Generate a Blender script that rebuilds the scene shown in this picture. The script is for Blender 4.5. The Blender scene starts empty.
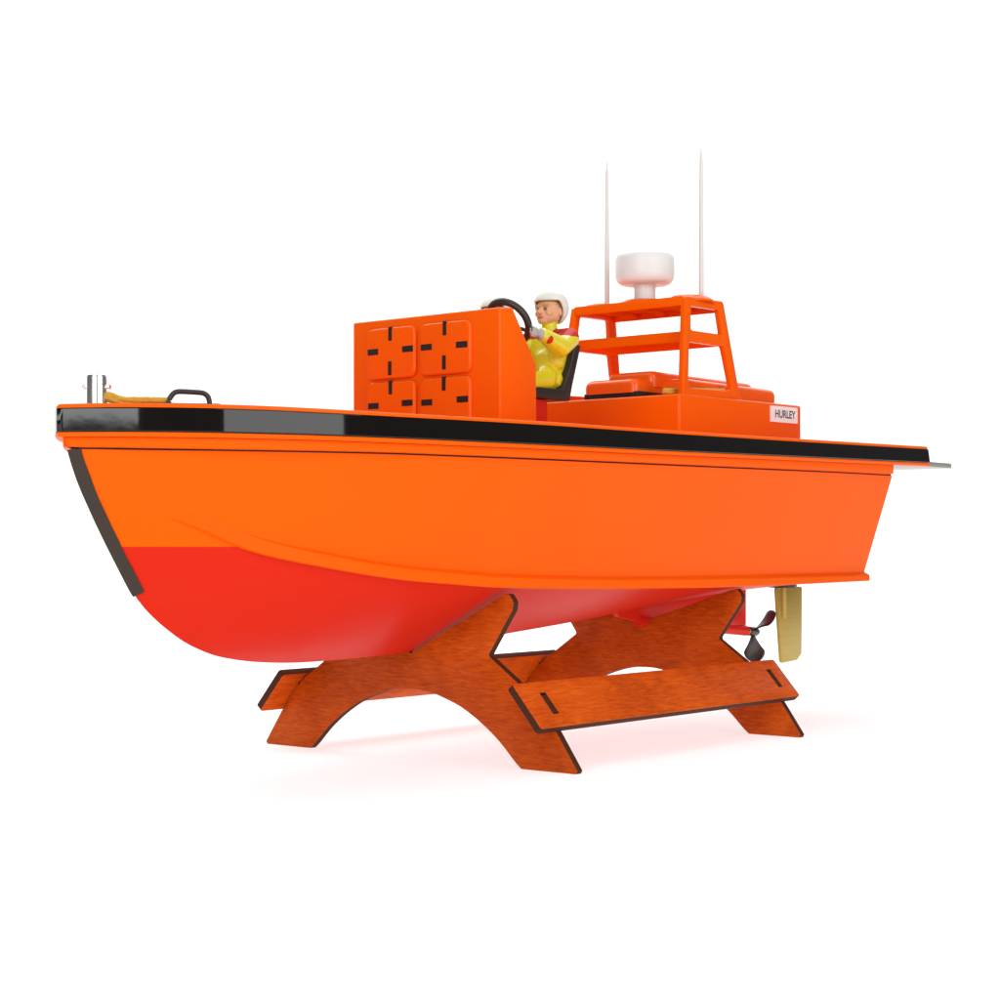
import bpy, bmesh, math, random
from mathutils import Vector, Matrix
random.seed(7)
sc = bpy.context.scene
COL = sc.collection
R = math.radians

# ------------------------------------------------------------------ materials
def mat(name, col, rough=.4, metal=0., coat=0., spec=.5, bump=None, var=0., vscale=60., ior=1.5):
    m = bpy.data.materials.new(name); m.use_nodes = True
    nt = m.node_tree; b = nt.nodes['Principled BSDF']
    b.inputs['Base Color'].default_value = (*col, 1)
    b.inputs['Roughness'].default_value = rough
    b.inputs['Metallic'].default_value = metal
    b.inputs['Coat Weight'].default_value = coat
    b.inputs['Coat Roughness'].default_value = .06
    b.inputs['Specular IOR Level'].default_value = spec
    b.inputs['IOR'].default_value = ior
    tc = nt.nodes.new('ShaderNodeTexCoord')
    if var:
        n = nt.nodes.new('ShaderNodeTexNoise'); n.inputs['Scale'].default_value = vscale
        n.inputs['Detail'].default_value = 4
        nt.links.new(tc.outputs['Object'], n.inputs['Vector'])
        mx = nt.nodes.new('ShaderNodeMix'); mx.data_type = 'RGBA'
        mx.inputs['A'].default_value = (*[c*(1-var) for c in col], 1)
        mx.inputs['B'].default_value = (*[min(1, c*(1+var)) for c in col], 1)
        nt.links.new(n.outputs['Fac'], mx.inputs['Factor'])
        nt.links.new(mx.outputs['Result'], b.inputs['Base Color'])
    if bump:
        n = nt.nodes.new('ShaderNodeTexNoise'); n.inputs['Scale'].default_value = bump[0]
        n.inputs['Detail'].default_value = 3
        nt.links.new(tc.outputs['Object'], n.inputs['Vector'])
        bp = nt.nodes.new('ShaderNodeBump'); bp.inputs['Strength'].default_value = bump[1]
        bp.inputs['Distance'].default_value = .001
        nt.links.new(n.outputs['Fac'], bp.inputs['Height'])
        nt.links.new(bp.outputs['Normal'], b.inputs['Normal'])
    return m

ORANGE = (.90, .118, .002)
RED = (.66, .024, .010)
M = {}
M['orange'] = mat('orange_gloss_paint', ORANGE, .24, 0, .06, .5, ior=1.22, bump=(45, .03), var=.02, vscale=25)
M['orange_lid'] = mat('orange_moulded_lid', ORANGE, .22, 0, .15, .5, ior=1.42, bump=(60, .04))
M['orange_matt'] = mat('orange_matt_paint', ORANGE, .6, 0, 0, .0)
M['orange_hull'] = mat('orange_hull_paint', (.90, .113, .003), .36, 0, 0, .5, ior=1.11, bump=(30, .03), var=.02, vscale=14)
M['red_gear_and_shade'] = mat('red_gear_paint_and_seat_shade', RED, .35, 0, 0, .5, ior=1.2)
M['fender'] = mat('black_gloss_fender', (.005, .0035, .003), .05, 0, .0, .5, bump=(45, .035))
M['stem'] = mat('dark_brown_stem_tape', (.040, .027, .019), .6, 0, 0, .3, var=.1, vscale=400)
M['black'] = mat('black_plastic', (.025, .020, .017), .42, var=.1, vscale=300)
M['vent_and_gap'] = mat('black_vent_and_gap_shade', (.012, .006, .006), .5)
M['white'] = mat('white_plastic', (.77, .785, .765), .35, 0, 0, .3)
M['whip'] = mat('ivory_whip_aerial', (.70, .70, .67), .4)
M['label'] = mat('white_label', (.90, .91, .91), .45)
M['ink'] = mat('dark_label_ink', (.02, .018, .018), .5)
M['chrome'] = mat('chrome', (.93, .92, .90), .26, 1.)
M['grey'] = mat('grey_aluminium', (.36, .36, .33), .4, .3, var=.05, vscale=200)
M['propeller'] = mat('dark_brown_propeller', (.022, .012, .010), .38, 0, .1)
M['suit'] = mat('yellow_suit_paint', (.76, .70, .014), .33, 0, .2, bump=(420, .25), var=.06, vscale=160)
M['skin'] = mat('skin_paint', (.72, .36, .20), .5, var=.06, vscale=300)
M['glove'] = mat('grey_glove_paint', (.42, .39, .35), .5, var=.1, vscale=400)
M['patch'] = mat('red_suit_patch_paint', (.55, .015, .015), .5, 0, 0, .25, bump=(600, .2))
M['boot'] = mat('black_boot_paint', (.02, .02, .02), .5)
M['eye'] = mat('brown_eye_paint', (.16, .07, .04), .5)
M['hair'] = mat('sandy_hair_paint', (.46, .27, .11), .6, var=.15, vscale=500)
M['lips'] = mat('lip_paint', (.50, .17, .11), .5)
M['helmet'] = mat('cream_white_helmet', (.74, .725, .665), .35, 0, 0, .3)

def bottom_material():
    """red underwater paint, orange above the level painted waterline"""
    m = mat('waterline_paint', RED, .30, 0, .0, .5, ior=1.09, bump=(30, .04))
    nt = m.node_tree; b = nt.nodes['Principled BSDF']
    tc = nt.nodes.new('ShaderNodeTexCoord'); sx = nt.nodes.new('ShaderNodeSeparateXYZ')
    nt.links.new(tc.outputs['Object'], sx.inputs[0])
    mr = nt.nodes.new('ShaderNodeMapRange')
    mr.inputs['From Min'].default_value = .1494; mr.inputs['From Max'].default_value = .1497
    nt.links.new(sx.outputs['Z'], mr.inputs['Value'])
    mx = nt.nodes.new('ShaderNodeMix'); mx.data_type = 'RGBA'
    mx.inputs['A'].default_value = (*RED, 1); mx.inputs['B'].default_value = (.90, .113, .003, 1)
    nt.links.new(mr.outputs['Result'], mx.inputs['Factor'])
    nt.links.new(mx.outputs['Result'], b.inputs['Base Color'])
    return m
M['bottom'] = bottom_material()

def brass_material():
    m = mat('brushed_brass', (.58, .40, .085), .36, .35)
    nt = m.node_tree; b = nt.nodes['Principled BSDF']
    tc = nt.nodes.new('ShaderNodeTexCoord'); mp = nt.nodes.new('ShaderNodeMapping')
    mp.inputs['Scale'].default_value = (40, 40, 900)
    n = nt.nodes.new('ShaderNodeTexNoise'); n.inputs['Scale'].default_value = 1; n.inputs['Detail'].default_value = 5
    nt.links.new(tc.outputs['Object'], mp.inputs[0]); nt.links.new(mp.outputs[0], n.inputs['Vector'])
    r = nt.nodes.new('ShaderNodeMapRange'); r.inputs['To Min'].default_value = .28; r.inputs['To Max'].default_value = .5
    nt.links.new(n.outputs['Fac'], r.inputs['Value']); nt.links.new(r.outputs['Result'], b.inputs['Roughness'])
    mx = nt.nodes.new('ShaderNodeMix'); mx.data_type = 'RGBA'
    mx.inputs['A'].default_value = (.42, .29, .045, 1); mx.inputs['B'].default_value = (.56, .40, .075, 1)
    nt.links.new(n.outputs['Fac'], mx.inputs['Factor']); nt.links.new(mx.outputs['Result'], b.inputs['Base Color'])
    return m
M['brass'] = brass_material()

def rope_material():
    m = mat('yellow_brown_cord', (.55, .30, .03), .75)
    nt = m.node_tree; b = nt.nodes['Principled BSDF']
    tc = nt.nodes.new('ShaderNodeTexCoord')
    n = nt.nodes.new('ShaderNodeTexNoise'); n.inputs['Scale'].default_value = 700; n.inputs['Detail'].default_value = 3
    nt.links.new(tc.outputs['Object'], n.inputs['Vector'])
    mx = nt.nodes.new('ShaderNodeMix'); mx.data_type = 'RGBA'
    mx.inputs['A'].default_value = (.42, .21, .014, 1); mx.inputs['B'].default_value = (.80, .50, .05, 1)
    nt.links.new(n.outputs['Fac'], mx.inputs['Factor']); nt.links.new(mx.outputs['Result'], b.inputs['Base Color'])
    return m
M['rope'] = rope_material()

def wood_material(name, stretch, k_=1.0):
    """stained birch ply: fine streaky grain, cloudy stain, satin varnish"""
    m = mat(name, (.4, .055, .008), .36, 0, 0, .5, ior=1.16)
    nt = m.node_tree; b = nt.nodes['Principled BSDF']
    tc = nt.nodes.new('ShaderNodeTexCoord')
    mp = nt.nodes.new('ShaderNodeMapping'); mp.inputs['Scale'].default_value = stretch
    nt.links.new(tc.outputs['Object'], mp.inputs[0])
    g = nt.nodes.new('ShaderNodeTexNoise'); g.inputs['Scale'].default_value = 1
    g.inputs['Detail'].default_value = 7; g.inputs['Roughness'].default_value = .62; g.inputs['Distortion'].default_value = .6
    nt.links.new(mp.outputs[0], g.inputs['Vector'])
    c = nt.nodes.new('ShaderNodeTexNoise'); c.inputs['Scale'].default_value = 28; c.inputs['Detail'].default_value = 3
    nt.links.new(tc.outputs['Object'], c.inputs['Vector'])
    ad = nt.nodes.new('ShaderNodeMath'); ad.operation = 'MULTIPLY_ADD'
    ad.inputs[1].default_value = .36
    nt.links.new(c.outputs['Fac'], ad.inputs[0])
    sc_ = nt.nodes.new('ShaderNodeMath'); sc_.operation = 'MULTIPLY'; sc_.inputs[1].default_value = .66
    nt.links.new(g.outputs['Fac'], sc_.inputs[0]); nt.links.new(sc_.outputs[0], ad.inputs[2])
    cr = nt.nodes.new('ShaderNodeValToRGB')
    e = cr.color_ramp.elements
    e[0].position = .27; e[0].color = (0.27*k_, 0.03*k_, 0.003*k_, 1)
    e[1].position = .73; e[1].color = (0.74*k_, 0.13*k_, 0.011*k_, 1)
    k = cr.color_ramp.elements.new(.5); k.color = (0.53*k_, 0.076*k_, 0.005*k_, 1)
    nt.links.new(ad.outputs[0], cr.inputs[0]); nt.links.new(cr.outputs[0], b.inputs['Base Color'])
    bp = nt.nodes.new('ShaderNodeBump'); bp.inputs['Strength'].default_value = .12; bp.inputs['Distance'].default_value = .0006
    nt.links.new(g.outputs['Fac'], bp.inputs['Height']); nt.links.new(bp.outputs['Normal'], b.inputs['Normal'])
    return m
M['wood_frame'] = wood_material('stained_ply_frame', (60, 90, 620), .86)
M['wood_slat'] = wood_material('stained_ply_slat', (75, 620, 620), 1.08)
M['burnt'] = mat('laser_burnt_ply_edge', (.066, .024, .012), .65, 0, 0, .5, ior=1.2, var=.35, vscale=500)

def paper_material():
    # white sheet made translucent to pass the added fill lamps below and behind
    m = bpy.data.materials.new('white_translucent_sheet'); m.use_nodes = True
    nt = m.node_tree; nt.nodes.remove(nt.nodes['Principled BSDF'])
    a = nt.nodes.new('ShaderNodeBsdfDiffuse'); a.inputs[0].default_value = (.90, .90, .90, 1)
    b = nt.nodes.new('ShaderNodeBsdfTranslucent'); b.inputs[0].default_value = (.90, .90, .90, 1)
    mx = nt.nodes.new('ShaderNodeMixShader'); mx.inputs[0].default_value = .35
    nt.links.new(a.outputs[0], mx.inputs[1]); nt.links.new(b.outputs[0], mx.inputs[2])
    nt.links.new(mx.outputs[0], nt.nodes['Material Output'].inputs[0])
    return m
M['paper'] = paper_material()

# ------------------------------------------------------------------ mesh helpers
def finish(bm, name, mats, parent=None, angle=35, smooth=True, recalc=True):
    if recalc: bmesh.ops.recalc_face_normals(bm, faces=bm.faces)
    me = bpy.data.meshes.new(name); bm.to_mesh(me); bm.free()
    for m in (mats if isinstance(mats, (list, tuple)) else [mats]): me.materials.append(m)
    if smooth:
        for p in me.polygons: p.use_smooth = True
        me.set_sharp_from_angle(angle=R(angle))
    o = bpy.data.objects.new(name, me); COL.objects.link(o)
    if parent: o.parent = parent
    return o

def empty(name, loc=(0, 0, 0)):
    o = bpy.data.objects.new(name, None); COL.objects.link(o); o.location = loc
    o.empty_display_size = .02
    return o

def tag(o, label, cat, group=None):
    o['label'] = label; o['category'] = cat
    if group: o['group'] = group
    return o

def add_box(bm, x0, x1, y0, y1, z0, z1, bev=.001, seg=2, mi=0):
    vs = [bm.verts.new((x, y, z)) for x in (x0, x1) for y in (y0, y1) for z in (z0, z1)]
    f = [(0, 1, 3, 2), (4, 6, 7, 5), (0, 4, 5, 1), (2, 3, 7, 6), (0, 2, 6, 4), (1, 5, 7, 3)]
    fs = [bm.faces.new([vs[i] for i in q]) for q in f]
    for a in fs: a.material_index = mi
    if bev:
        es = list({e for a in fs for e in a.edges})
        bmesh.ops.bevel(bm, geom=es, offset=bev, segments=seg, affect='EDGES', profile=.5)

def add_prism(bm, pts, axis, a, b, bev=.0, seg=2, mi=0):
    """closed 2-D outline extruded along axis ('X': pts are (y,z); 'Y': (x,z); 'Z': (x,y))"""
    def P(p, t):
        return {'X': (t, p[0], p[1]), 'Y': (p[0], t, p[1]), 'Z': (p[0], p[1], t)}[axis]
    A = [bm.verts.new(P(p, a)) for p in pts]; B = [bm.verts.new(P(p, b)) for p in pts]
    n = len(pts)
    fs = [bm.faces.new(A), bm.faces.new(B[::-1])]
    for i in range(n): fs.append(bm.faces.new((A[i], B[i], B[(i+1) % n], A[(i+1) % n])))
    for f in fs: f.material_index = mi
    if bev:
        bmesh.ops.recalc_face_normals(bm, faces=fs)
        es = list({e for f in fs for e in f.edges if e.is_manifold and e.calc_face_angle(0) > .4})
        bmesh.ops.bevel(bm, geom=es, offset=bev, segments=seg, affect='EDGES', profile=.5)

def frame_of(t):
    t = t.normalized(); u = Vector((0, 0, 1)) if abs(t.z) < .95 else Vector((1, 0, 0))
    a = t.cross(u).normalized(); return a, a.cross(t).normalized()

def add_tube(bm, pts, r, n=10, closed=False, mi=0, cap=True):
    pts = [Vector(p) for p in pts]; N = len(pts); rings = []
    for i, p in enumerate(pts):
        if closed: t = pts[(i+1) % N]-pts[i-1]
        else: t = pts[min(i+1, N-1)]-pts[max(i-1, 0)]
        a, b = frame_of(t); rr = r[i] if isinstance(r, (list, tuple)) else r
        rings.append([bm.verts.new(p+a*rr*math.cos(2*math.pi*k/n)+b*rr*math.sin(2*math.pi*k/n)) for k in range(n)])
    for i in range(N if closed else N-1):
        A, B = rings[i], rings[(i+1) % N]
        for k in range(n):
            f = bm.faces.new((A[k], A[(k+1) % n], B[(k+1) % n], B[k])); f.material_index = mi
    if not closed and cap:
        bm.faces.new(rings[0][::-1]).material_index = mi; bm.faces.new(rings[-1]).material_index = mi

def add_lathe(bm, prof, cx, cy, n=40, mi=0, cz=0):
    rings = []
    for r, z in prof:
        if r < 1e-6: rings.append([bm.verts.new((cx, cy, z+cz))])
        else: rings.append([bm.verts.new((cx+r*math.cos(2*math.pi*k/n), cy+r*math.sin(2*math.pi*k/n), z+cz)) for k in range(n)])
    for A, B in zip(rings, rings[1:]):
        for k in range(n):
            k2 = (k+1) % n
            if len(A) == 1: f = (A[0], B[k], B[k2])
            elif len(B) == 1: f = (A[k], A[k2], B[0])
            else: f = (A[k], A[k2], B[k2], B[k])
            bm.faces.new(f).material_index = mi

def catmull(pts, n):
    """smooth polyline through pts, n samples per span"""
    P = [Vector(p) for p in pts]; out = []
    for i in range(len(P)-1):
        p0 = P[i-1] if i else P[0]*2-P[1]; p1, p2 = P[i], P[i+1]
        p3 = P[i+2] if i+2 < len(P) else P[-1]*2-P[-2]
        for k in range(n):
            t = k/n
            out.append(.5*((2*p1)+(p2-p0)*t+(2*p0-5*p1+4*p2-p3)*t*t+(3*p1-p0-3*p2+p3)*t*t*t))
    out.append(P[-1]); return out

def interp(curve, x, i=0):
    """point of a polyline (sorted by component i) at coordinate x"""
    if x <= curve[0][i]: return curve[0].copy()
    for a, b in zip(curve, curve[1:]):
        if x <= b[i]:
            return a.lerp(b, (x-a[i])/max(1e-9, b[i]-a[i]))
    return curve[-1].copy()

def fillet(pts, radii, seg=5):
    """round the corners of a closed outline"""
    out = []; n = len(pts)
    for i, p in enumerate(pts):
        r = radii[i] if isinstance(radii, (list, tuple)) else radii
        p = Vector(p); a = Vector(pts[i-1])-p; b = Vector(pts[(i+1) % n])-p
        if r <= 0: out.append(tuple(p)); continue
        an = a.angle(b); d = min(r/math.tan(an/2), a.length*.49, b.length*.49)
        p1 = p+a.normalized()*d; p2 = p+b.normalized()*d
        for k in range(seg+1):
            t = k/seg; out.append(tuple(p1*(1-t)**2+p*2*t*(1-t)+p2*t*t))
    return out

# ------------------------------------------------------------------ studio floor
CAM = Vector((-.94804, -.85224, .15)); YAW = R(39.1)
FW = Vector((math.cos(YAW), math.sin(YAW), 0)); RT = Vector((math.sin(YAW), -math.cos(YAW), 0))
def at(r, d, z): return CAM*Vector((1, 1, 0)) + RT*r + FW*d + Vector((0, 0, z)) if False else Vector((CAM.x, CAM.y, 0)) + RT*r + FW*d + Vector((0, 0, z))
bm = bmesh.new()
prof = [(-1.6, 0), (0, 0), (1.0, 0), (2.0, 0), (3.2, 0)]
for k in range(1, 13):
    t = k/12*math.pi/2; prof.append((3.2+.8*math.sin(t), .8-.8*math.cos(t)))
prof.append((4.0, 3.2))
rows = [[bm.verts.new(at(r, d, z)) for r in (-3.6, -1.8, 0, 1.5, 3.0)] for d, z in prof]
for A, B in zip(rows, rows[1:]):
    for k in range(4): bm.faces.new((A[k], A[k+1], B[k+1], B[k]))
ground = finish(bm, 'ground', M['paper'])
ground['kind'] = 'structure'

# ------------------------------------------------------------------ the boat
boat = tag(empty('model_boat', (0, 0, 0)), 'orange model rescue boat with black rubbing strip and red bottom, resting on the wooden cradle', 'model boat')

# curves measured on the half hull: x aft, y to one side, z up
H = catmull([(-.2955, 0, .2061), (-.2870, .0105, .2061), (-.268, .030, .2058), (-.245, .050, .2057), (-.214, .069, .2058), (-.176, .086, .2061), (-.128, .099, .2066),
             (-.07, .110, .2068), (0, .118, .2072), (.1, .122, .2080), (.2, .1225, .2090), (.3, .122, .2101), (.4, .120, .2112), (.505, .118, .2120)], 8)
CT = catmull([(-.2880, 0, .1890), (-.268, .0150, .1862), (-.240, .0330, .1748), (-.20, .0505, .1568), (-.15, .066, .1457), (-.1, .076, .1382), (-.05, .0825, .1338), (0, .087, .1307),
              (.1, .0905, .1278), (.2, .091, .1266), (.3, .091, .1262), (.4, .090, .1260), (.505, .088, .1259)], 8)
CB = catmull([(-.2815, 0, .1750), (-.265, .0155, .1735), (-.240, .0325, .1642), (-.20, .0505, .1467), (-.15, .066, .1362), (-.1, .076, .1289), (-.05, .0825, .1248), (0, .087, .1217),
              (.1, .0905, .1191), (.2, .091, .1179), (.3, .091, .1175), (.4, .090, .1180), (.505, .088, .1188)], 8)
K = catmull([(-.2815, 0, .1750), (-.2733, 0, .1606), (-.2584, 0, .1367), (-.2463, 0, .1190), (-.2324, 0, .1060), (-.2119, 0, .0925), (-.1957, 0, .0852), (-.1791, 0, .0801),
             (-.1535, 0, .0759), (-.1234, 0, .0735), (-.0939, 0, .0729), (-.05, 0, .0735), (0, 0, .0753), (.1066, 0, .0837), (.184, 0, .0894), (.2925, 0, .0988), (.40, 0, .1095), (.47, 0, .1155), (.505, 0, .1180)], 8)
xs = [-.2815+.0012*k for k in range(30)] + [-.2455+.006*k for k in range(44)]
while xs[-1] < .505-.02: xs.append(xs[-1]+.02)
xs.append(.505)
def side_at(x, v):
    s = (x+.2815)/(.505+.2815)          # the same share along the top edge and the chine
    h = interp(H, -.2955+s*(.505+.2955)); c = interp(CB, x)
    p = h.lerp(c, v)
    p.x -= .0011*4*v*(1-v)*max(0, 1-s/.06)
    p.y += .004*4*v*(1-v)*max(0, 1-abs((x+.16)/.16))*min(1, (x+.2815)/.04)
    return p
def bottom_at(x, v):
    c = interp(CB, x); k = interp(K, x); p = c.lerp(k, v)
    w = max(0, min(1, (-.01-x)/.12))*min(1, (x+.2815)/.11)
    if w > 0:
        p.y += .0080*w*4*v*(1-v); p.z -= .006*w*4*v*(1-v)
    return p
bm = bmesh.new()
def grid(fn, nv, mi):
    for sgn in (1, -1):
        rows = [[bm.verts.new((p.x, p.y*sgn, p.z)) for p in (fn(x, k/nv) for k in range(nv+1))] for x in xs]
        for A, B in zip(rows, rows[1:]):
            for k in range(nv):
                try: bm.faces.new((A[k], A[k+1], B[k+1], B[k])).material_index = mi
                except ValueError: pass
grid(side_at, 8, 0); grid(bottom_at, 12, 1)
tr = [Vector((.505, .118, .2120)), Vector((.505, .088, .1188)), Vector((.505, 0, .1180)), Vector((.505, -.088, .1188)), Vector((.505, -.118, .2120))]
bm.faces.new([bm.verts.new(p) for p in tr]).material_index = 0
tops = [side_at(x, 0) for x in xs]
for a, b in zip(tops, tops[1:]):
    bm.faces.new([bm.verts.new(p) for p in (a, b, Vector((b.x, -b.y, b.z)), Vector((a.x, -a.y, a.z)))]).material_index = 0
bmesh.ops.remove_doubles(bm, verts=bm.verts, dist=.00004)
hull = finish(bm, 'hull', [M['orange_hull'], M['bottom']], boat, 24)

# spray rail along each chine, dying into the bow
for sgn in (-1, 1):
    bm = bmesh.new(); rings = []
    for x in [-.2446+.0006*k for k in range(16)] + [-.235+.003*k for k in range(28)] + [-.152+.015*k for k in range(44)] + [.5075]:
        xx = min(x, .505); t = interp(CT, xx); b = interp(CB, xx)
        w = .62*math.sqrt(max(.02, min(1, (x+.2448)/.012)))+.38*min(1, max(0, (x+.2448)/.08))
        ov = .0068*w
        hgt = max(.0015, (t.z-b.z))
        pr = [(-.002, .0002), (.0004, .0014*w), (ov-.0006, -.0016*w), (ov, -.0025*w), (ov, -hgt+.0008), (ov-.0008, -hgt), (-.003, -hgt-.0002)]
        rings.append([bm.verts.new((x, sgn*(t.y+o), t.z+z)) for o, z in pr])
    for A, B in zip(rings, rings[1:]):
        n = len(A)
        for k in range(n): bm.faces.new((A[k], A[(k+1) % n], B[(k+1) % n], B[k]))
    bm.faces.new(rings[0]); bm.faces.new(rings[-1][::-1])
    finish(bm, 'spray_rail', M['orange_hull'], boat, 30)

# dark band wrapped over the stem
bm = bmesh.new()
WB = .0070
cloud = [side_at(-.2815+.0006*a, k/50) for a in range(70) for k in range(51)] + [bottom_at(-.2815+.0006*a, k/90) for a in range(110) for k in range(91)]
prof_ = [side_at(xs[0], k/8) for k in range(8)] + [p.copy() for p in K if p.x < -.2440]
stem_line = [prof_[0]]; need = .0022
for a, b in zip(prof_, prof_[1:]):
    while (b-stem_line[-1]).length >= need and (b-stem_line[-1]).length > 1e-6:
        stem_line.append(stem_line[-1]+(b-stem_line[-1]).normalized()*need)
while stem_line[-1].z < .1190: stem_line.pop()
ctr, edge = [], []
for k, p0 in enumerate(stem_line):
    t = (stem_line[min(k+1, len(stem_line)-1)]-stem_line[max(k-1, 0)]).normalized()
    best = min(cloud, key=lambda q: abs((q-p0).dot(t))*2.2+abs((q-p0).length-WB) if q.y > .001 else 9)
    ctr.append(p0); edge.append(best.copy())
for _ in range(6):
    edge = [edge[0]]+[(edge[k-1]+edge[k]*2+edge[k+1])/4 for k in range(1, len(edge)-1)]+[edge[-1]]
rows = []
for c, e in zip(ctr, edge):
    out = Vector((-.8, 0, -.45)).normalized()
    so = Vector((-.72, .66, -.2)).normalized()
    c2 = c+out*.0016; m2 = c.lerp(e, .45)+so*.0012; e2 = e+so*.0009; e3 = e-so*.0008
    f = lambda p: Vector((p.x, -p.y, p.z))
    rows.append([bm.verts.new(p) for p in (f(e3), f(e2), f(m2), c2, m2, e2, e3)])
for A, B in zip(rows, rows[1:]):
    for k in range(6): bm.faces.new((A[k], A[k+1], B[k+1], B[k]))
for r_ in (rows[0], rows[-1]): bm.faces.new(r_)
finish(bm, 'stem_band', M['stem'], boat, 40)

# gunwale: orange moulding with two lips, lower band, black fender between the lips
G = catmull([(-.3040, 0, .2322), (-.2955, .0130, .2324), (-.2780, .0345, .2326), (-.2515, .0590, .2326), (-.22, .079, .2325), (-.18, .096, .2321), (-.13, .109, .2319), (-.07, .120, .2321),
             (0, .128, .2325), (.1, .132, .2331), (.2, .1325, .2343), (.3, .132, .2357), (.4, .131, .2373), (.55, .130, .2397)], 8)
GB = [(-.31, .2130), (-.22, .2129), (-.07, .2134), (0, .2139), (.1, .2149), (.2, .2164), (.3, .2180), (.4, .2196), (.55, .2220)]
def gb(x):
    for a, b in zip(GB, GB[1:]):
        if x <= b[0]: return a[1]+(b[1]-a[1])*(x-a[0])/(b[0]-a[0])
    return GB[-1][1]
def gunwale_path():
    near = [Vector((p.x, -p.y, p.z)) for p in G[::-1]]
    return near + [p.copy() for p in G[1:]]
path = gunwale_path()
# round the very tip
i0 = len(G)-1
def normals(path):
    out = []
    for i in range(len(path)):
        t = path[min(i+1, len(path)-1)]-path[max(i-1, 0)]; t.z = 0; t.normalize()
        out.append(Vector((-t.y, t.x, 0)))          # outward
    return out
NR = normals(path)
if NR[0].y > 0: NR = [-n for n in NR]
def sweep(name, prof, mats, x_end=None, ang=30):
    bm = bmesh.new(); rings = []
    for p, n in zip(path, NR):
        if x_end is not None and p.x > x_end: continue
        zt, zb = p.z, gb(p.x); zh = interp(H, p.x).z
        k = 1.0; sh = max(0, (p.x-.53)/.02)*.3 if x_end is None else 0
        rings.append([bm.verts.new((p.x+n.x*o*k+sh*(zt-(zt if ref == 't' else zb)-dz), p.y+n.y*o*k, {'t': zt, 'b': zb, 'h': zh}[ref]+dz)) for o, ref, dz in prof])
    n = len(prof)
    for A, B in zip(rings, rings[1:]):
        for k in range(n): bm.faces.new((A[k], A[(k+1) % n], B[(k+1) % n], B[k]))
    bm.faces.new(rings[0]); bm.faces.new(rings[-1][::-1])
    return finish(bm, name, mats, boat, ang)
sweep('gunwale', [(-.012, 't', -.0030), (-.012, 't', -.0006), (-.0040, 't', 0), (-.0012, 't', -.0004), (-.0003, 't', -.0012), (-.0003, 't', -.0027), (-.0022, 't', -.0030),
                  (-.0022, 'b', .0030), (0, 'b', .0026), (.0002, 'b', .0018), (-.0002, 'b', .0006), (-.0010, 'b', 0), (-.012, 'b', 0)], M['orange_hull'])
sweep('lower_moulding', [(-.013, 'b', -.0002), (-.0042, 'b', -.0002), (-.0044, 'h', .0024), (-.0050, 'h', .0013), (-.0080, 'h', .0010), (-.013, 'h', .0010)], M['orange_hull'], x_end=.506)
sweep('rubbing_strip', [(-.0030, 't', -.0028), (.0001, 't', -.0029), (.0004, 't', -.0034), (.0004, 'b', .0036), (.0001, 'b', .0031), (-.0030, 'b', .0030)], M['fender'])
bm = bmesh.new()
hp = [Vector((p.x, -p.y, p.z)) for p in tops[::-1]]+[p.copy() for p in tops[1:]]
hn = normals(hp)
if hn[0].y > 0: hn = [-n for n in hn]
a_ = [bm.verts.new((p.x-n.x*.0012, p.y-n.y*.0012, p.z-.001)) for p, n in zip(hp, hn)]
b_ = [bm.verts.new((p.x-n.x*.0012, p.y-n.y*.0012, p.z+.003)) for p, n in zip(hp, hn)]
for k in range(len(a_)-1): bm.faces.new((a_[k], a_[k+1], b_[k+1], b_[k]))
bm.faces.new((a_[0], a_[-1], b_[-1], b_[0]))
finish(bm, 'joint_shadow_line', M['vent_and_gap'], boat, 30)  # black strip put in for the shadow line between hull and deck moulding
# deck plate inside the gunwale, running aft over the transom
bm = bmesh.new(); top = []; bot = []
for p, n in zip(path, NR):
    q = p+n*(-.0100)
    if p.x < -.29: q = Vector((max(q.x, -.288), 0 if abs(p.y) < .004 else q.y, q.z))
    top.append((q.x, q.y, p.z-.0010)); bot.append((q.x, q.y, gb(p.x)+.0048))
half = len(G)
tv = [bm.verts.new(p) for p in top]; bv = [bm.verts.new(p) for p in bot]
N = len(tv)
for i in range(half-1):
    j = N-1-i
    if i+1 == j-1:
        bm.faces.new((tv[i], tv[i+1], tv[j])); bm.faces.new((bv[i], bv[j], bv[i+1]))
    else:
        bm.faces.new((tv[i], tv[i+1], tv[j-1], tv[j])); bm.faces.new((bv[i], bv[j], bv[j-1], bv[i+1]))
bm.faces.new((tv[0], tv[-1], bv[-1], bv[0]))
finish(bm, 'deck', M['orange'], boat, 30)
bm = bmesh.new(); add_box(bm, .507, .618, -.1215, .1215, .2222, .2268, .0006)
finish(bm, 'stern_plate', M['grey'], boat)

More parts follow.
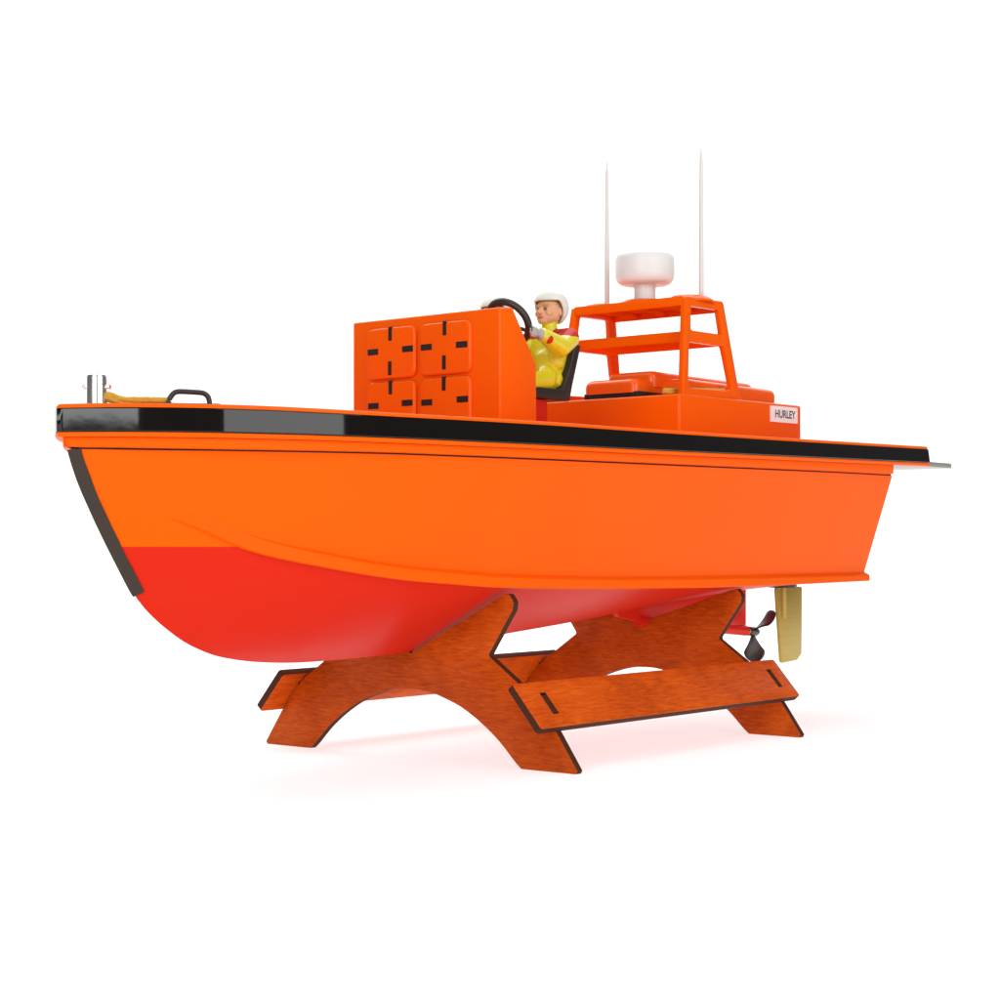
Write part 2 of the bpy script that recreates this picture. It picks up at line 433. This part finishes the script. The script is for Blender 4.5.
# ---- console
con_o = [(.0145, .2310), (.0145, .3146), (.0288, .3160), (.0558, .2780), (.0558, .2310)]
bm = bmesh.new(); add_prism(bm, con_o, 'Y', -.07, .07, .0014, 3)
console = finish(bm, 'console', M['orange'], boat, 40)
for py in (.0300, -.0218):
    for pz in (.2895, .2505):
        bm = bmesh.new()
        o = fillet([(py-.0240, pz-.0187), (py+.0240, pz-.0187), (py+.0240, pz+.0187), (py-.0240, pz+.0187)], .0065, 6)
        if pz < .27: o = [(a, max(b, .2335)) for a, b in o]; o = [p for i, p in enumerate(o) if i == 0 or (Vector(p)-Vector(o[i-1])).length > 1e-6]
        add_prism(bm, o, 'X', .0114, .0152, .0021, 4)
        pn = finish(bm, 'hatch_panel', M['orange'], console, 50)
        for dy, dz, w, h in ((0, .0124, .0034, .0100), (0, -.0124, .0034, .0100), (.0167, 0, .0104, .0044), (-.0167, 0, .0104, .0044)):
            if pz < .27 and dz < 0: continue
            jy, jz = random.uniform(-.0005, .0005), random.uniform(-.0005, .0005)
            bm = bmesh.new(); add_box(bm, .01125, .0120, py+dy+jy-w/2, py+dy+jy+w/2, pz+.0018+dz+jz-h/2, pz+.0018+dz+jz+h/2, 0)
            vo = finish(bm, 'vent_slot', M['vent_and_gap'], console)

# ---- steering wheel on the sloping dash
wc = Vector((.0560, -.0445, .3105)); wn = Vector((.812, 0, .583)); wu = Vector((-.583, 0, .812)); wv = Vector((0, 1, 0))
bm = bmesh.new()
add_tube(bm, [wc+(wv*math.cos(2*math.pi*k/48)+wu*math.sin(2*math.pi*k/48))*.0165 for k in range(48)], .0027, 14, closed=True)
wheel = finish(bm, 'steering_wheel', M['black'], boat, 60)
bm = bmesh.new()
for a in (90, 210, 330):
    d = wv*math.cos(R(a))+wu*math.sin(R(a)); add_tube(bm, [wc-wn*.003+d*.002, wc-wn*.001+d*.0160], .0014, 8)
finish(bm, 'spokes', M['black'], wheel, 60)
bm = bmesh.new(); add_tube(bm, [wc-wn*.021, wc-wn*.002, wc+wn*.0005], [.003, .0042, .003], 14)
finish(bm, 'hub', M['black'], wheel, 60)

# ---- two helm seats
def seat(y):
    bm = bmesh.new()
    o = [(.086, .2583), (.1225, .2578), (.1290, .2583), (.1325, .2700), (.1432, .3010), (.1375, .3022), (.1335, .2960), (.1275, .2800), (.1205, .2665), (.086, .2662)]
    add_prism(bm, o, 'Y', y-.0145, y+.0145, .0012, 2)
    s = finish(bm, 'seat', M['black'], boat, 50)
    bm = bmesh.new(); add_box(bm, .080, .1062, y-.011, y+.011, .2312, .2580, .001)
    finish(bm, 'pedestal', M['red_gear_and_shade'], s, 40)  # red colour stands in for orange paint lying in shade behind the console
    return s
seat(-.030); seat(.023)

# ---- cabin top with lid, rack, radar, aerials
bm = bmesh.new(); add_prism(bm, [(.2425, .2310), (.2425, .2703), (.434, .2723), (.434, .2330)], 'Y', -.0672, .0672, .0022, 3)
cabin = finish(bm, 'engine_casing', M['orange'], boat, 40)
bm = bmesh.new(); add_box(bm, .2475, .300, -.0255, .0300, .2695, .2750, .0004)
finish(bm, 'hatch_shadow_gap', M['vent_and_gap'], cabin)  # black box stands in for the shadow gap under the front hatch
def rounded_slab(x0, x1, y0, y1, z0, z1, rc, rt):
    bm = bmesh.new(); rings = []
    for k in range(-1, 9):
        a = max(0, k)/8*math.pi/2; q = rt*(1-math.cos(a)); z = z0 if k < 0 else z1-rt+rt*math.sin(a)
        o = fillet([(x0+q, y0+q), (x1-q, y0+q), (x1-q, y1-q), (x0+q, y1-q)], rc-q*.8, 8)
        rings.append([bm.verts.new((px, py, z)) for px, py in o])
    for A, B in zip(rings, rings[1:]):
        n = len(A)
        for k in range(n): bm.faces.new((A[k], A[(k+1) % n], B[(k+1) % n], B[k]))
    bm.faces.new(rings[0][::-1]); bm.faces.new(rings[-1])
    return bm
lid = finish(rounded_slab(.2840, .4285, -.0470, .0470, .2700, .2868, .0085, .0060), 'casing_lid', M['orange_lid'], cabin, 50)
finish(rounded_slab(.2700, .4280, -.0240, .0240, .2800, .2934, .0075, .0055), 'lid_hump', M['orange_lid'], lid, 50)
finish(rounded_slab(.2465, .2900, -.0225, .0310, .2742, .2860, .0080, .0060), 'front_hatch', M['orange_lid'], lid, 50)
def side_plate_pts():
    out = [(.2545, .2700), (.2660, .3503), (.3232, .3520), (.3410, .2720)]
    return out
def rack_y(z): return .0627-(z-.2705)*.066
rack_parts = []
bm = bmesh.new()
def ladder(sgn):
    """one leaning side frame cut with an upper and a lower opening"""
    outer = fillet([(.2540, .2690), (.2665, .3505), (.3230, .3522), (.3420, .2700)], [.0, .003, .004, .0], 4)
    lowh = fillet([(.2628, .2765), (.2680, .3140), (.3200, .3146), (.3300, .2782)], .0036, 5)
    uph = fillet([(.2712, .3235), (.2735, .3432), (.3155, .3442), (.3190, .3242)], .0030, 5)
    loops = []
    for lp in (outer, lowh, uph):
        loops.append([bm.verts.new((x, 0, z)) for x, z in lp])
    es = []
    for lp in loops:
        for a, b in zip(lp, lp[1:]+lp[:1]): es.append(bm.edges.new((a, b)))
    r_ = bmesh.ops.triangle_fill(bm, use_beauty=True, use_dissolve=False, edges=es)
    fs = [g for g in r_['geom'] if isinstance(g, bmesh.types.BMFace)]
    ex = bmesh.ops.extrude_face_region(bm, geom=fs)
    nv = [g for g in ex['geom'] if isinstance(g, bmesh.types.BMVert)]
    base = [v for lp in loops for v in lp]
    for v in base: v.co.y = sgn*rack_y(v.co.z)
    for v in nv: v.co.y = sgn*(rack_y(v.co.z)-.0052)
    fsall = set()
    for v in base+nv: fsall.update(v.link_faces)
    bmesh.ops.recalc_face_normals(bm, faces=list(fsall))
    eds = [e for e in {e for f in fsall for e in f.edges} if e.is_manifold and e.calc_face_angle(0) > .9]
    bmesh.ops.bevel(bm, geom=eds, offset=.0009, segments=2, affect='EDGES', profile=.5)
rack_ob = empty('equipment_rack', (0, 0, 0)); rack_ob.parent = boat
for s in (-1, 1):
    bm = bmesh.new(); ladder(s); finish(bm, 'side_frame', M['orange'], rack_ob, 40)
def tray(name, x0, x1, w, z0, z1, lean0, lean1, top):
    bm = bmesh.new()
    # front and rear rails
    add_prism(bm, [(x0, z0), (x0+lean0, z1), (x0+lean0+.0042, z1), (x0+.0042, z0)], 'Y', -w, w, .0008, 2)
    add_prism(bm, [(x1-.0042, z0), (x1+lean1-.0042, z1), (x1+lean1, z1), (x1, z0)], 'Y', -w, w, .0008, 2)
    add_box(bm, x0+.0025, x1-.0025, -w, w, z1-.0030, z1-.0008, 0) if top else add_box(bm, x0+.0025, x1-.0025, -w, w, z0+.0006, z0+.0028, 0)
    for y in ([-.028, 0, .028] if top else []):
        add_box(bm, x0+.003, x1-.003, y-.0012, y+.0012, z0+.0012, z1-.0028, 0)
    return finish(bm, name, M['orange_matt'], rack_ob, 40)
tray('roof', .2653, .3240, .0540, .3432, .3509, .0008, -.0012, True)
tray('shelf', .2700, .3205, .0562, .3146, .3234, .0014, -.0022, False)
for y, rr, x in ((-.0430, .0185, .2950), (.0430, .0185, .2950), (0, .0225, .2935)):
    bm = bmesh.new(); add_lathe(bm, [(0, .3546), (rr*.62, .3546), (rr*.80, .3538), (rr*1.02, .3508), (rr*1.02, .3490)], 0, 0, 40)
    for v in bm.verts: v.co.x = v.co.x*1.15+x; v.co.y += y
    finish(bm, 'mounting_pad', M['orange'], rack_ob, 40)
for y in (-.0478, .0474):
    bm = bmesh.new(); add_tube(bm, [(.304, y, .352), (.304, y, .38), (.304, y, .43), (.304, y, .465), (.304, y, .4785)], [.0021, .0021, .0018, .0015, .0004], 12)
    finish(bm, 'aerial', M['whip'], boat, 50)
bm = bmesh.new()
add_lathe(bm, [(0, .3932), (.0185, .3932), (.0222, .3925), (.0240, .3908), (.0246, .3884), (.0247, .3760), (.0243, .3728), (.0232, .3703), (.0214, .3684), (.0190, .3674), (.012, .3668), (0, .3668)], .292, 0, 64)
radar = finish(bm, 'radar_dome', M['white'], boat, 40)
bm = bmesh.new(); add_lathe(bm, [(0, .3680), (.0092, .3680), (.0088, .358), (.0096, .3545), (.0096, .3520), (0, .3520)], .292, 0, 40)
finish(bm, 'radar_pedestal', M['white'], radar, 40)

# ---- name plate
bm = bmesh.new(); add_box(bm, .3812, .4262, -.06810, -.0669, .2555, .2692, .0)
for v in bm.verts: v.co.z += (v.co.x-.38)*.012
plate = finish(bm, 'name_plate', M['label'], cabin)
cu = bpy.data.curves.new('t', 'FONT'); cu.body = 'HURLEY'; cu.size = .0085; cu.align_x = 'CENTER'; cu.align_y = 'CENTER'; cu.extrude = .00005; cu.offset = .00016
tmp = bpy.data.objects.new('t', cu); COL.objects.link(tmp)
dg = bpy.context.evaluated_depsgraph_get(); dg.update()
me = bpy.data.meshes.new_from_object(tmp.evaluated_get(dg)); bpy.data.objects.remove(tmp)
me.materials.clear(); me.materials.append(M['ink'])
zs = [v.co.x for v in me.vertices]; wd = max(zs)-min(zs)
for v in me.vertices:
    x, y = v.co.x*(.0340/wd), v.co.y*1.10
    v.co = Vector((.4048+x, -.06816-.00003*(v.co.z > 0), .2626+y+x*.012))
lt = bpy.data.objects.new('lettering', me); COL.objects.link(lt); lt.parent = plate

# ---- foredeck fittings
bm = bmesh.new()
add_lathe(bm, [(0, .2318), (.0098, .2318), (.0098, .2330), (.0066, .2334), (.0060, .2338), (.0060, .2492), (.0056, .2504), (.0048, .2504), (.0046, .2460), (0, .2460)], -.2755, .0, 40)
bol = finish(bm, 'bollard', M['chrome'], boat, 40)
bm = bmesh.new()
d = Vector((.63, -.777, 0)); c = Vector((-.2755, 0, .2437))
add_tube(bm, [c-d*.0078, c+d*.0078], .0011, 10)
for s in (-1, 1): add_tube(bm, [c+d*s*.0068, c+d*s*.0076, c+d*s*.0084], [.0012, .0017, .0010], 10)
finish(bm, 'cross_pin', M['chrome'], bol, 60)
A0 = Vector((-.2500, -.0335, .2335)); A1 = Vector((-.2303, -.0490, .2335)); ax = (A1-A0).normalized()
bm = bmesh.new()
L = (A1-A0).length
pp = [(0.0, 0), (.0010, .0032), (.0032, .0062), (.0062, .0074), (.0150, .0072), (.0202, .0068), (.0230, .0050), (.0240, .0022), (.0242, 0)]
sp = catmull([(s, 0, z) for s, z in pp], 5)
add_tube(bm, [A0+ax*p.x+Vector((0, 0, p.z)) for p in sp], .0016, 12)
chk = finish(bm, 'chock', M['black'], boat, 60)
bm = bmesh.new(); sd = Vector((-ax.y, ax.x, 0))
vs = []
o = fillet([(-.003, -.003), (.0305, -.003), (.0305, .003), (-.003, .003)], .002, 4)
add_prism(bm, [tuple((A0+ax*a+sd*b).to_2d()) for a, b in o], 'Z', .2312, .2340)
finish(bm, 'base_plate', M['black'], chk, 40)

# ---- running gear
bm = bmesh.new()
add_prism(bm, [(.245, .098), (.252, .0920), (.278, .0878), (.2915, .0878), (.41, .0790), (.449, .0790), (.449, .118), (.409, .118), (.395, .1100), (.30, .1030)], 'Y', -.0026, .0026, .0008, 2)
finish(bm, 'skeg', M['red_gear_and_shade'], boat, 40)
sh0, sh1 = Vector((.280, 0, .0880)), Vector((.4525, 0, .0735)); sd_ = (sh1-sh0).normalized()
bm = bmesh.new(); add_tube(bm, [sh0, sh1], .0046, 18); st = finish(bm, 'shaft_tube', M['red_gear_and_shade'], boat, 40)
bm = bmesh.new(); add_tube(bm, [sh1-sd_*.001, sh1+sd_*.0035], .0034, 16); finish(bm, 'brass_bush', M['brass'], st, 40)
pc = sh1+sd_*.0120
bm = bmesh.new(); add_tube(bm, [sh1+sd_*.0035, sh1+sd_*.0045, pc+sd_*.004, pc+sd_*.0075, pc+sd_*.0085], [.0030, .0042, .0042, .0030, .0008], 18)
prop = finish(bm, 'propeller', M['propeller'], boat, 40)
pu = Vector((0, 1, 0)); pv = sd_.cross(pu).normalized()
if pv.z < 0: pv = -pv
for ang in (-82, 38, 158):
    ang = R(ang); rd = pv*math.sin(ang)+(-pu)*math.cos(ang); tn = sd_.cross(rd).normalized()
    bm = bmesh.new(); rows = []
    for i in range(21):
        t = math.sin(i/20*math.pi/2); r_ = .003+.0248*t
        w = 0.0018*(1-t)+.0090*(math.sqrt(max(1e-5, 1-((t-.62)/.38)**2)) if t > .62 else (t/.62)**1.25*(1-.0*(1-t)))
        tw = R(62-34*t); row = []
        for j in range(9):
            s = j/8*2-1
            ca = tn*math.cos(tw)-sd_*math.sin(tw)
            row.append(bm.verts.new(pc+rd*r_+ca*w*s+sd_*.0008*(1-s*s)))
        rows.append(row)
    for a, b in zip(rows, rows[1:]):
        for j in range(8): bm.faces.new((a[j], a[j+1], b[j+1], b[j]))
    bl = finish(bm, 'blade', M['propeller'], prop, 80)
    so = bl.modifiers.new('s', 'SOLIDIFY'); so.thickness = .0013; so.offset = 0
bm = bmesh.new()
o = fillet([(.4862, .1122), (.4955, .0424), (.5255, .0440), (.5335, .0495), (.5345, .1122)], [.003, .004, .003, .004, .003], 5)
add_prism(bm, o, 'Y', -.0112, -.0088, .0006, 2)
rud = finish(bm, 'rudder', M['brass'], boat, 40)
bm = bmesh.new(); add_tube(bm, [(.4995, -.0108, .0835), (.4995, -.0108, .0850), (.4995, -.0108, .1135)], [.0022, .0031, .0031], 16); finish(bm, 'rudder_stock', M['brass'], rud, 40)
bm = bmesh.new(); add_lathe(bm, [(0, .1118), (.0130, .1118), (.0135, .1124), (.0135, .1165), (0, .1165)], .4995, -.010, 24)
finish(bm, 'stock_bush', M['black'], rud, 40)

# ------------------------------------------------------------------ cords lying on the boat
def coil(name, p0, p1, half, n, r, label, lift0=.0, seed=1):
    random.seed(seed)
    p0, p1 = Vector(p0), Vector(p1); ax = (p1-p0).normalized(); sd = Vector((-ax.y, ax.x, 0)); L = (p1-p0).length
    pts = []; steps = 26
    for k in range(n*steps):
        a = 2*math.pi*k/steps; tt = k/(n*steps); lay = k/steps
        u = .5-.5*math.cos(a)
        s = L*u + random.uniform(-.0002, .0002)
        w = math.sin(a)*half*(.55+.45*math.sin(3.1*lay+.6))
        z = r*1.02+abs(math.sin(1.7*lay))*r*1.6 + lift0*max(0, 1-u*3.2)*(.4+.6*((lay*.37) % 1)) + .0004*math.sin(5*a+lay)
        pts.append(p0+ax*s+sd*w+Vector((0, 0, z)))
    bm = bmesh.new(); add_tube(bm, pts, r, 8)
    o = finish(bm, name, M['rope'], None, 80)
    return tag(o, label, 'rope')
coil('rope_coil', (-.2720, -.0045, .2322), (-.2490, -.0320, .2320), .0046, 7, .00145, 'flattened yellow cord coiled on the bow deck between chrome bollard and black chock', .0046, 3)
coil('rope_hank', (.2480, -.0485, .2708), (.3300, -.0535, .2756), .0036, 5, .0014, 'folded yellow cord lying behind the near legs of the orange equipment rack', 0, 5)

# ------------------------------------------------------------------ helmsmen
def ball(bm, c, r, sub=2):
    m = Matrix.Translation(Vector(c)) @ Matrix.Diagonal((*(r if isinstance(r, tuple) else (r, r, r)), 1))
    bmesh.ops.create_icosphere(bm, subdivisions=sub, radius=1, matrix=m)
def limb(bm, a, b, ra, rb):
    a, b = Vector(a), Vector(b); n = max(3, int((b-a).length/.0018))
    for k in range(n+1):
        t = k/n; ball(bm, a.lerp(b, t), ra+(rb-ra)*t, 2)
def sdseg(p, a, b):
    a, b = Vector(a), Vector(b); d = b-a; t = max(0, min(1, (p-a).dot(d)/d.length_squared)); return (p-a-d*t).length

def helmsman(loc, label, group):
    root = tag(empty('person', loc), label, 'figure', group)
    oy = .030; W = lambda v: Vector(v)-Vector((.115, -.030, .2660))   # build round the seat, then move by the Empty
    bm = bmesh.new()
    # torso, neck
    limb(bm, W((.1145, -.030, .2750)), W((.1195, -.030, .2870)), .0112, .0120)
    limb(bm, W((.119, -.0365, .288)), W((.122, -.0375, .302)), .0088, .0080)
    limb(bm, W((.119, -.0235, .288)), W((.122, -.0225, .302)), .0088, .0080)
    limb(bm, W((.1225, -.0440, .3055)), W((.1225, -.0160, .3055)), .0068, .0068)
    limb(bm, W((.122, -.030, .306)), W((.1225, -.030, .3155)), .0078, .0058)
    limb(bm, W((.1215, -.030, .2850)), W((.1295, -.030, .3000)), .0122, .0108); ball(bm, W((.1195, -.030, .2750)), (.0098, .0135, .0098))
    for s in (-1, 1): ball(bm, W((.110, -.030+s*.0065, .2755)), (.0095, .0080, .0090))
    arms = {}
    for s, hand in ((-1, (.0660, -.0600, .3030)), (1, (.0635, -.0300, .3020))):
        sh = (.1245, -.030+s*.0165, .3045); el = (.1080, -.030+s*.0215, .2965); wr = (hand[0]+.0085, hand[1]+.000, hand[2]-.0010)
        limb(bm, W(sh), W(el), .0084, .0080); limb(bm, W(el), W(wr), .0079, .0050)
        ball(bm, W(hand), (.0046, .0028, .0040))
        h = Vector(hand)
        for k in range(4):                                        # fingers closing round the rim
            q = h+Vector((-.0025, 0, .0036-.0021*k)); ln = (.0046, .0053, .0050, .0040)[k]
            limb(bm, W(q), W(q+Vector((-ln*.75, s*.0006, 0))), .0010, .00095)
            limb(bm, W(q+Vector((-ln*.75, s*.0006, 0))), W(q+Vector((-ln, s*.0025, -.0002))), .00095, .0008)
        limb(bm, W(h+Vector((.0005, -s*.0024, .0024))), W(h+Vector((-.0040, -s*.0036, .0040))), .0012, .0009)
        hip = (.1085, -.030+s*.0070, .2730); kn = (.0790, -.030+s*.0085, .2690); an = (.0745, -.030+s*.0085, .2400)
        limb(bm, W(hip), W(kn), .0080, .0060); limb(bm, W(kn), W(an), .0058, .0042)
        limb(bm, W((.0755, -.030+s*.0085, .2360)), W((.0655, -.030+s*.0090, .2350)), .0038, .0032)
        arms[s] = (sh, el, wr, hand, kn, an)
    # head: skull, jaw, cheeks, brow, nose, lips, ears
    ball(bm, W((.1228, -.030, .3265)), (.0108, .0094, .0112), 3)
    ball(bm, W((.1180, -.030, .3212)), (.0068, .0068, .0062), 3)
    ball(bm, W((.1140, -.030, .3180)), (.0034, .0040, .0030), 2)
    for s in (-1, 1):
        ball(bm, W((.1155, -.030+s*.0046, .3235)), (.0030, .0030, .0028))
        ball(bm, W((.1237, -.030+s*.0096, .3250)), (.0022, .0013, .0034))
        ball(bm, W((.1140, -.030+s*.0036, .3288)), (.0022, .0034, .0011))
    limb(bm, W((.1128, -.030, .3275)), W((.1098, -.030, .3242)), .0011, .0015)
    for s in (-1, 1): ball(bm, W((.1112, -.030+s*.0014, .3238)), .0011)
    ball(bm, W((.1118, -.030, .3208)), (.0012, .0026, .0008)); ball(bm, W((.1120, -.030, .3194)), (.0012, .0022, .0008))
    me = bpy.data.meshes.new('body'); bm.to_mesh(me); bm.free()
    ob = bpy.data.objects.new('body', me); COL.objects.link(ob)
    m = ob.modifiers.new('r', 'REMESH'); m.mode = 'VOXEL'; m.voxel_size = .00048
    m2 = ob.modifiers.new('s', 'SMOOTH'); m2.factor = .5; m2.iterations = 3
    dg = bpy.context.evaluated_depsgraph_get(); dg.update()
    me2 = bpy.data.meshes.new_from_object(ob.evaluated_get(dg)); ob.modifiers.clear(); ob.data = me2
    me2.name = 'body'
    names = ['suit', 'skin', 'glove', 'patch', 'boot', 'eye', 'hair', 'lips']
    me2.materials.clear()
    bs = bmesh.new(); bs.from_mesh(me2)
    vs = [v for v in bs.verts if v.co.z < .0490 and v.co.x > -.040]
    for _ in range(7): bmesh.ops.smooth_vert(bs, verts=vs, factor=.5, use_axis_x=True, use_axis_y=True, use_axis_z=True)
    bs.to_mesh(me2); bs.free()
    for n in names: me2.materials.append(M[n])
    off = Vector((.115, -.030, .2660))
    for p in me2.polygons:
        c = p.center+off; dy = abs(c.y+.030); mi = 0
        if c.z > .3168-(.119-c.x)*.16 and c.x < .14 and dy < .0125:
            mi = 1
            if (Vector((c.x, dy, c.z))-Vector((.1126, .0036, .3265))).length < .00135: mi = 5
            if abs(c.z-.3288) < .0006 and c.x < .1148 and .0014 < dy < .006: mi = 6
            if c.z > .3318: mi = 6
            if c.x < .1118 and abs(c.z-.3201) < .0011 and dy < .0024: mi = 7
        for s in (-1, 1):
            sh, el, wr, hand, kn, an = arms[s]
            if c.x < wr[0]-.0018 and c.z > .29: mi = 2
            # red yoke over each shoulder
            if abs(c.y-(-.030+s*.0170)) < .0105 and c.z > .3050 and .1060 < c.x < .1345 and dy > .0055 and mi == 0: mi = 3
            if (c-Vector((wr[0]+.0065, wr[1]+s*.003, wr[2]-.004))).length < .0035: mi = 3
        if c.z < .2395: mi = 4
        p.material_index = mi; p.use_smooth = True
    ob.parent = root
    # open-face helmet
    bm = bmesh.new(); hc = W((.1243, -.030, .3286)); nA, nE = 64, 22; outer = []; inner = []
    for i in range(nA):
        a = 2*math.pi*i/nA                                   # 0 is straight ahead (-x)
        dd = abs((a+math.pi) % (2*math.pi)-math.pi)
        t = max(0, min(1, (dd-R(66))/R(44))); t = t*t*(3-2*t)
        low = R(20)*(1-t)+R(-55)*t
        for rr, store in ((1.0, outer), (.90, inner)):
            row = []
            for j in range(1, nE+1):
                e = math.pi/2-(math.pi/2-low)*j/nE
                row.append(bm.verts.new(hc+Vector((-math.cos(e)*math.cos(a)*.0140*rr, math.cos(e)*math.sin(a)*.0135*rr, math.sin(e)*.0141*rr))))
            store.append(row)
    po = bm.verts.new(hc+Vector((0, 0, .0141))); pi_ = bm.verts.new(hc+Vector((0, 0, .0141*.9)))
    for i in range(nA):
        k = (i+1) % nA
        bm.faces.new((po, outer[i][0], outer[k][0])); bm.faces.new((pi_, inner[k][0], inner[i][0]))
        for j in range(nE-1):
            bm.faces.new((outer[i][j], outer[i][j+1], outer[k][j+1], outer[k][j])); bm.faces.new((inner[i][j], inner[k][j], inner[k][j+1], inner[i][j+1]))
        bm.faces.new((outer[i][-1], inner[i][-1], inner[k][-1], outer[k][-1]))
    finish(bm, 'helmet', M['helmet'], root, 60)
    return root
h1 = helmsman((.115, -.030, .2660), 'helmsman figure in yellow suit and white helmet gripping the steering wheel', 'crew figures at the console')
h2 = h1.copy(); COL.objects.link(h2); h2.location = (.115, .023, .2660)
h2['label'] = 'second crew figure mostly hidden behind the console, only its white helmet showing beside the wheel'
for ch in list(h1.children):
    c = ch.copy(); COL.objects.link(c); c.parent = h2

# ------------------------------------------------------------------ wooden cradle
cradle = tag(empty('display_stand', (.146, 0, 0)), 'reddish stained plywood cradle with two arched frames and two slotted rails under the boat', 'stand')
cradle_off = Vector((.146, 0, 0))
def plate_mesh(name, loops, axis_fn, th, mats):
    """flat sheet with holes, laser-cut: faces use slot 0, cut edges slot 1"""
    bm = bmesh.new(); es = []; base = []
    for lp in loops:
        vs = [bm.verts.new((a, b, 0)) for a, b in lp]; base += vs
        for a, b in zip(vs, vs[1:]+vs[:1]): es.append(bm.edges.new((a, b)))
    r_ = bmesh.ops.triangle_fill(bm, use_beauty=True, use_dissolve=False, edges=es)
    fs = [g for g in r_['geom'] if isinstance(g, bmesh.types.BMFace)]
    ex = bmesh.ops.extrude_face_region(bm, geom=fs)
    for g in ex['geom']:
        if isinstance(g, bmesh.types.BMVert): g.co.z = th
    bmesh.ops.recalc_face_normals(bm, faces=bm.faces)
    bm.normal_update()
    for f in bm.faces: f.material_index = 0 if abs(f.normal.z) > .9 else 1
    sharp = [e for e in bm.edges if e.is_manifold and e.calc_face_angle(0) > 1.0 and abs(e.verts[0].co.z-e.verts[1].co.z) < 1e-6]
    bmesh.ops.bevel(bm, geom=sharp, offset=.0004, segments=2, affect='EDGES', profile=.5)
    for v in bm.verts: v.co = axis_fn(v.co)-cradle_off
    return finish(bm, name, mats, cradle, 35)
def frame(x, keel, tip, tab=True):
    half = [((.0, keel), 0), ((.0838, tip), 0), ((.0888, tip+.0010), .0025), ((.0932, tip-.0045), .0035), ((.0925, tip-.0100), .002), ((.0712, .0752), .0022), ((.0985, .0566), 0), ((.1050, .0530), 0),
            ((.1122, .0465), 0), ((.1166, .0503), 0), ((.1278, .0375), 0), ((.1235, .0338), 0), ((.1300, .0262), 0),
            ((.1470, .0022), .0015), ((.1458, .0), .0008), ((.1000, .0), .001)]
    arch = [(.0945, .0045), (.0815, .0168), (.0668, .0276), (.0520, .0362), (.0403, .0412), (.0240, .0462), (.0100, .0486)]
    P = [p for p, r in half]; rr = [r for p, r in half]
    sm = catmull([(a, b, 0) for a, b in [(.1000, .0)]+arch+[(0, .0490)]], 4)[3:-1]
    arch = [(p.x, p.y) for p in sm]
    P += arch; rr += [0]*len(arch)
    P2 = [(-a, b) for a, b in P[:0:-1]]
    allp = P+[(0, .0490)]+P2; ra = rr+[0]+rr[:0:-1]
    o = fillet(allp, ra, 5)
    return plate_mesh('arched_frame', [o], lambda c: Vector((x+c.z, c.x, c.y)), .0062, [M['wood_frame'], M['burnt']])
frame(.0, .0742, .1168); frame(.2925, .0880, .1148)
def rail(sgn):
    a = Vector((.1100, .0590)); b = Vector((.1345, .0310)); d = (b-a).normalized(); n = Vector((-d.y, d.x))
    if n.x < 0: n = -n
    W_ = (b-a).length
    o = fillet([(-.0220, 0), (.3140, 0), (.3140, W_), (-.0220, W_)], .0024, 4)
    sl = [[(x0, W_*.24), (x0+.0066, W_*.24), (x0+.0066, W_*.72), (x0, W_*.72)] for x0 in (-.0002, .2923)]
    def fn(c):
        q = a+d*c.y-n*(.006-c.z)
        return Vector((c.x, sgn*q.x, q.y))
    return plate_mesh('slotted_rail', [o]+sl, fn, .006, [M['wood_slat'], M['burnt']])
rail(-1); rail(1)

# ------------------------------------------------------------------ lamps
def area(name, loc, target, w, h, power, col=(1, 1, 1), spread=180):
    l = bpy.data.lights.new(name, 'AREA'); l.shape = 'RECTANGLE'; l.size = w; l.size_y = h; l.energy = power; l.color = col
    l.spread = R(spread)
    o = bpy.data.objects.new(name, l); COL.objects.link(o); o.location = loc
    o.rotation_euler = (Vector(target)-Vector(loc)).to_track_quat('-Z', 'Y').to_euler()
    return o
def W2(L, w, h): return L*math.pi*w*h        # watts for a wanted panel radiance
area('overhead_softbox', (.25, .25, 1.75), (.2, .2, 0), 2.4, 2.4, W2(1.1, 2.4, 2.4))
area('added_floor_fill_below', at(-.6, 1.9, -.6), at(-.6, 1.9, 0), 5.4, 4.2, W2(2.05, 5.4, 4.2))  # added fill under the floor, lifts the shadows below the boat
A_C = Vector((-.28, 0, .90)); a_dir = Vector((-.915, -.40, 0)).normalized()
area('softbox_behind_camera', A_C+a_dir*1.9, A_C, 1.05, 1.1, W2(5.2, 1.05, 1.1))
area('softbox_beside_camera', (-.37, -1.75, .80), (-.25, 0, .60), 1.22, 1.5, W2(3.1, 1.22, 1.5))
area('added_backdrop_fill', at(-.6, 3.0, 2.9), at(-.6, 4.0, .7), 4.6, .5, W2(14, 4.6, .5))  # added out of view to blow the backdrop out to white
area('added_fill_behind_sheet', at(-.7, 4.7, 1.3), at(-.7, 4.0, 1.3), 5.8, 3.6, W2(1.65, 5.8, 3.6))  # added unseen fill, shines through the sheet to whiten the background
w = bpy.data.worlds.new('World'); sc.world = w; w.use_nodes = True
w.node_tree.nodes['Background'].inputs[0].default_value = (.95, .97, 1, 1)
w.node_tree.nodes['Background'].inputs[1].default_value = .12

# ------------------------------------------------------------------ camera
cd = bpy.data.cameras.new('camera'); cam = bpy.data.objects.new('camera', cd); COL.objects.link(cam)
cam.location = CAM; cam.rotation_euler = (R(90), 0, YAW-R(90))
cd.sensor_width = 36; cd.sensor_fit = 'HORIZONTAL'; cd.lens = 36*1.8; cd.shift_y = .046
cd.clip_start = .02; cd.clip_end = 50
sc.camera = cam
sc.view_settings.view_transform = 'Standard'; sc.view_settings.look = 'None'
sc.view_settings.exposure = 0; sc.view_settings.gamma = 1; sc.view_settings.use_curve_mapping = False
sc.cycles.max_bounces = 10
